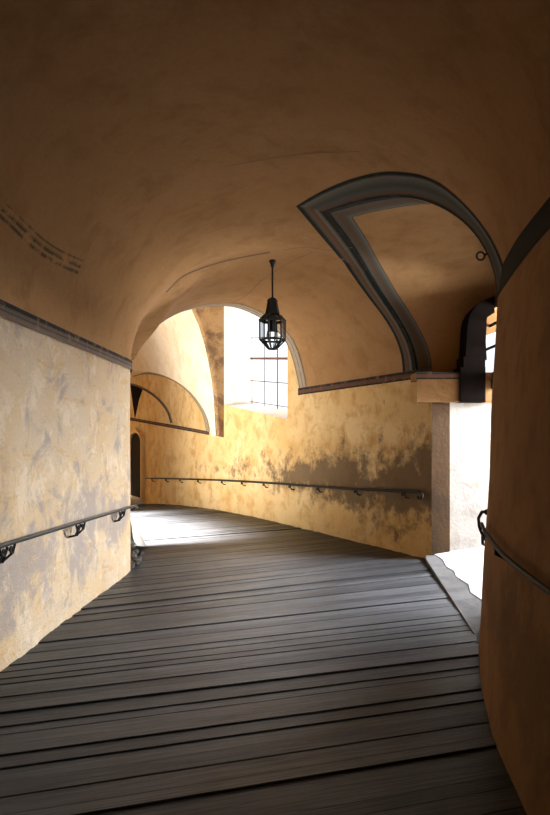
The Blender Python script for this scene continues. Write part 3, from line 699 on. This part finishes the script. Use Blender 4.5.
# ------------------------------------------------------------------ lantern
hk = hitV(272.5, 260.5)[0]
sc = hk.y/F; lx, ly = hk.x, hk.y
zv = lambda v: CAMZ+(V0-v)*sc
ln = empty('hanging_lantern', (lx, ly, hk.z), 'black six-sided iron lantern hanging from the vault on a thin rod', 'lantern')
a0 = math.radians(12)
bm = bmesh.new(); lathe(bm, [(.045, hk.z+.03), (.045, hk.z-.02), (.03, hk.z-.05), (.014, hk.z-.10)], lx, ly, 12); pobj('ceiling_mount', bm, M_iron, ln)
bm = bmesh.new(); tube(bm, [(lx, ly, hk.z-.05), (lx, ly, zv(298))], .013, 8); pobj('rod', bm, M_iron, ln)
bm = bmesh.new(); lathe(bm, [(.02, zv(297.5)), (4*sc, zv(298.8)), (5.6*sc, zv(300.5)), (5.2*sc, zv(302)), (6.2*sc, zv(308)), (7.6*sc, zv(314)), (8.2*sc, zv(315)), (7.6*sc, zv(315.6))], lx, ly, 6, a0)
pobj('cap', bm, M_iron, ln)
def hexr(r, v): return [Vector((lx+r*sc*math.cos(a0+k*math.pi/3), ly+r*sc*math.sin(a0+k*math.pi/3), zv(v))) for k in range(6)]
bm = bmesh.new(); R1, R2_, = hexr(8, 315), hexr(13, 320.5)
for k in range(6): tube(bm, [R1[k], R2_[k]], .014, 6)
RQ = hexr(10.5, 317.6)
for R_, r in ((R2_, .020), (RQ, .010)):
    for k in range(6): tube(bm, [R_[k], R_[(k+1) % 6]], r, 6)
pobj('upper_frame', bm, M_iron, ln)
for R_, r, nm in ((hexr(12.8, 340), .014, 'lower_ring'), (hexr(4.2, 349), .010, 'bottom_ring')):
    bm = bmesh.new()
    for k in range(6): tube(bm, [R_[k], R_[(k+1) % 6]], r, 6)
    pobj(nm, bm, M_iron, ln)
for k in range(6):
    a, b = hexr(12.9, 320.5)[k], hexr(12.8, 340)[k]; bm = bmesh.new(); tube(bm, [a, b, hexr(4.2, 349)[k]], [.013, .013, .010], 6); pobj('post', bm, M_iron, ln)
    m0 = (a+hexr(12.9, 320.5)[(k+1) % 6])/2; m1 = (b+hexr(12.8, 340)[(k+1) % 6])/2
    bm = bmesh.new(); tube(bm, [m0, m1, (hexr(4.2, 349)[k]+hexr(4.2, 349)[(k+1) % 6])/2], .0075, 5); pobj('glazing_bar', bm, M_iron, ln)
bm = bmesh.new(); lathe(bm, [(.03, zv(349.4)), (4.2*sc, zv(349)), (4.0*sc, zv(348.2))], lx, ly, 6, a0); pobj('base_plate', bm, M_iron, ln)
bm = bmesh.new(); tube(bm, [(lx, ly, zv(315)), (lx, ly, zv(331))], .05, 8); tube(bm, [(lx-.075, ly, zv(332.5)), (lx-.04, ly, zv(331)), (lx+.04, ly, zv(331)), (lx+.075, ly, zv(332.5))], .012, 6); pobj('lamp_holder', bm, M_iron, ln)
for dx in (-.06, .06):
    bm = bmesh.new(); lathe(bm, [(.012, zv(340)), (.022, zv(338.5)), (.024, zv(335)), (.018, zv(332))], lx+dx, ly, 10); pobj('bulb', bm, M_bulb, ln, True)

# ------------------------------------------------------------------ camera and light
cd = bpy.data.cameras.new('camera'); cam = bpy.data.objects.new('camera', cd); COL.objects.link(cam)
cam.location = CAM; cam.rotation_euler = (math.pi/2, 0, 0); cd.sensor_fit = 'VERTICAL'; cd.sensor_height = 36; cd.lens = F*36/815
cd.shift_y = (V0-407.5)/815; cd.clip_start = .02; S.camera = cam
w = bpy.data.worlds.new('daylight'); S.world = w; w.use_nodes = True
w.node_tree.nodes['Background'].inputs[0].default_value = (.86, .93, 1, 1); w.node_tree.nodes['Background'].inputs[1].default_value = 1.3
def area(name, loc, target, sx, sy, power, col):
    d = bpy.data.lights.new(name, 'AREA'); d.shape = 'RECTANGLE'; d.size = sx; d.size_y = sy; d.energy = power; d.color = col
    o = bpy.data.objects.new(name, d); COL.objects.link(o); o.location = loc
    o.rotation_euler = (Vector(target)-Vector(loc)).to_track_quat('-Z', 'Y').to_euler(); return o
area('daylight_at_doorway', (5.2, 7.85, 2.5), (-1.6, 5.4, .6), 1.4, 1.1, 900, (.95, .97, 1))
tm = (tl2+tr2)/2
area('daylight_at_window', R2(tm+1.0, DW-1.3, 3.9), R2(tm-1.0, 3, .3), 1.8, 2.4, 115, (.97, .98, 1))
oc = q0+AD*4.3+IN*1.6
al = area('daylight_at_archway', (oc.x, oc.y, .9), R2(6.9, .2, 3.7), 2.4, 1.2, 240, (1, .98, .95)); al.data.spread = math.radians(115)
sd = bpy.data.lights.new('sun', 'SUN'); sd.energy = 125; sd.angle = math.radians(24); sd.color = (1, .96, .90); so = bpy.data.objects.new('sun', sd); COL.objects.link(so)
so.rotation_euler = Vector((.80, .50, -1.0)).to_track_quat('-Z', 'Y').to_euler()
S.view_settings.view_transform = 'Standard'; S.view_settings.look = 'None'; S.view_settings.gamma = 1; S.view_settings.exposure = 0.12
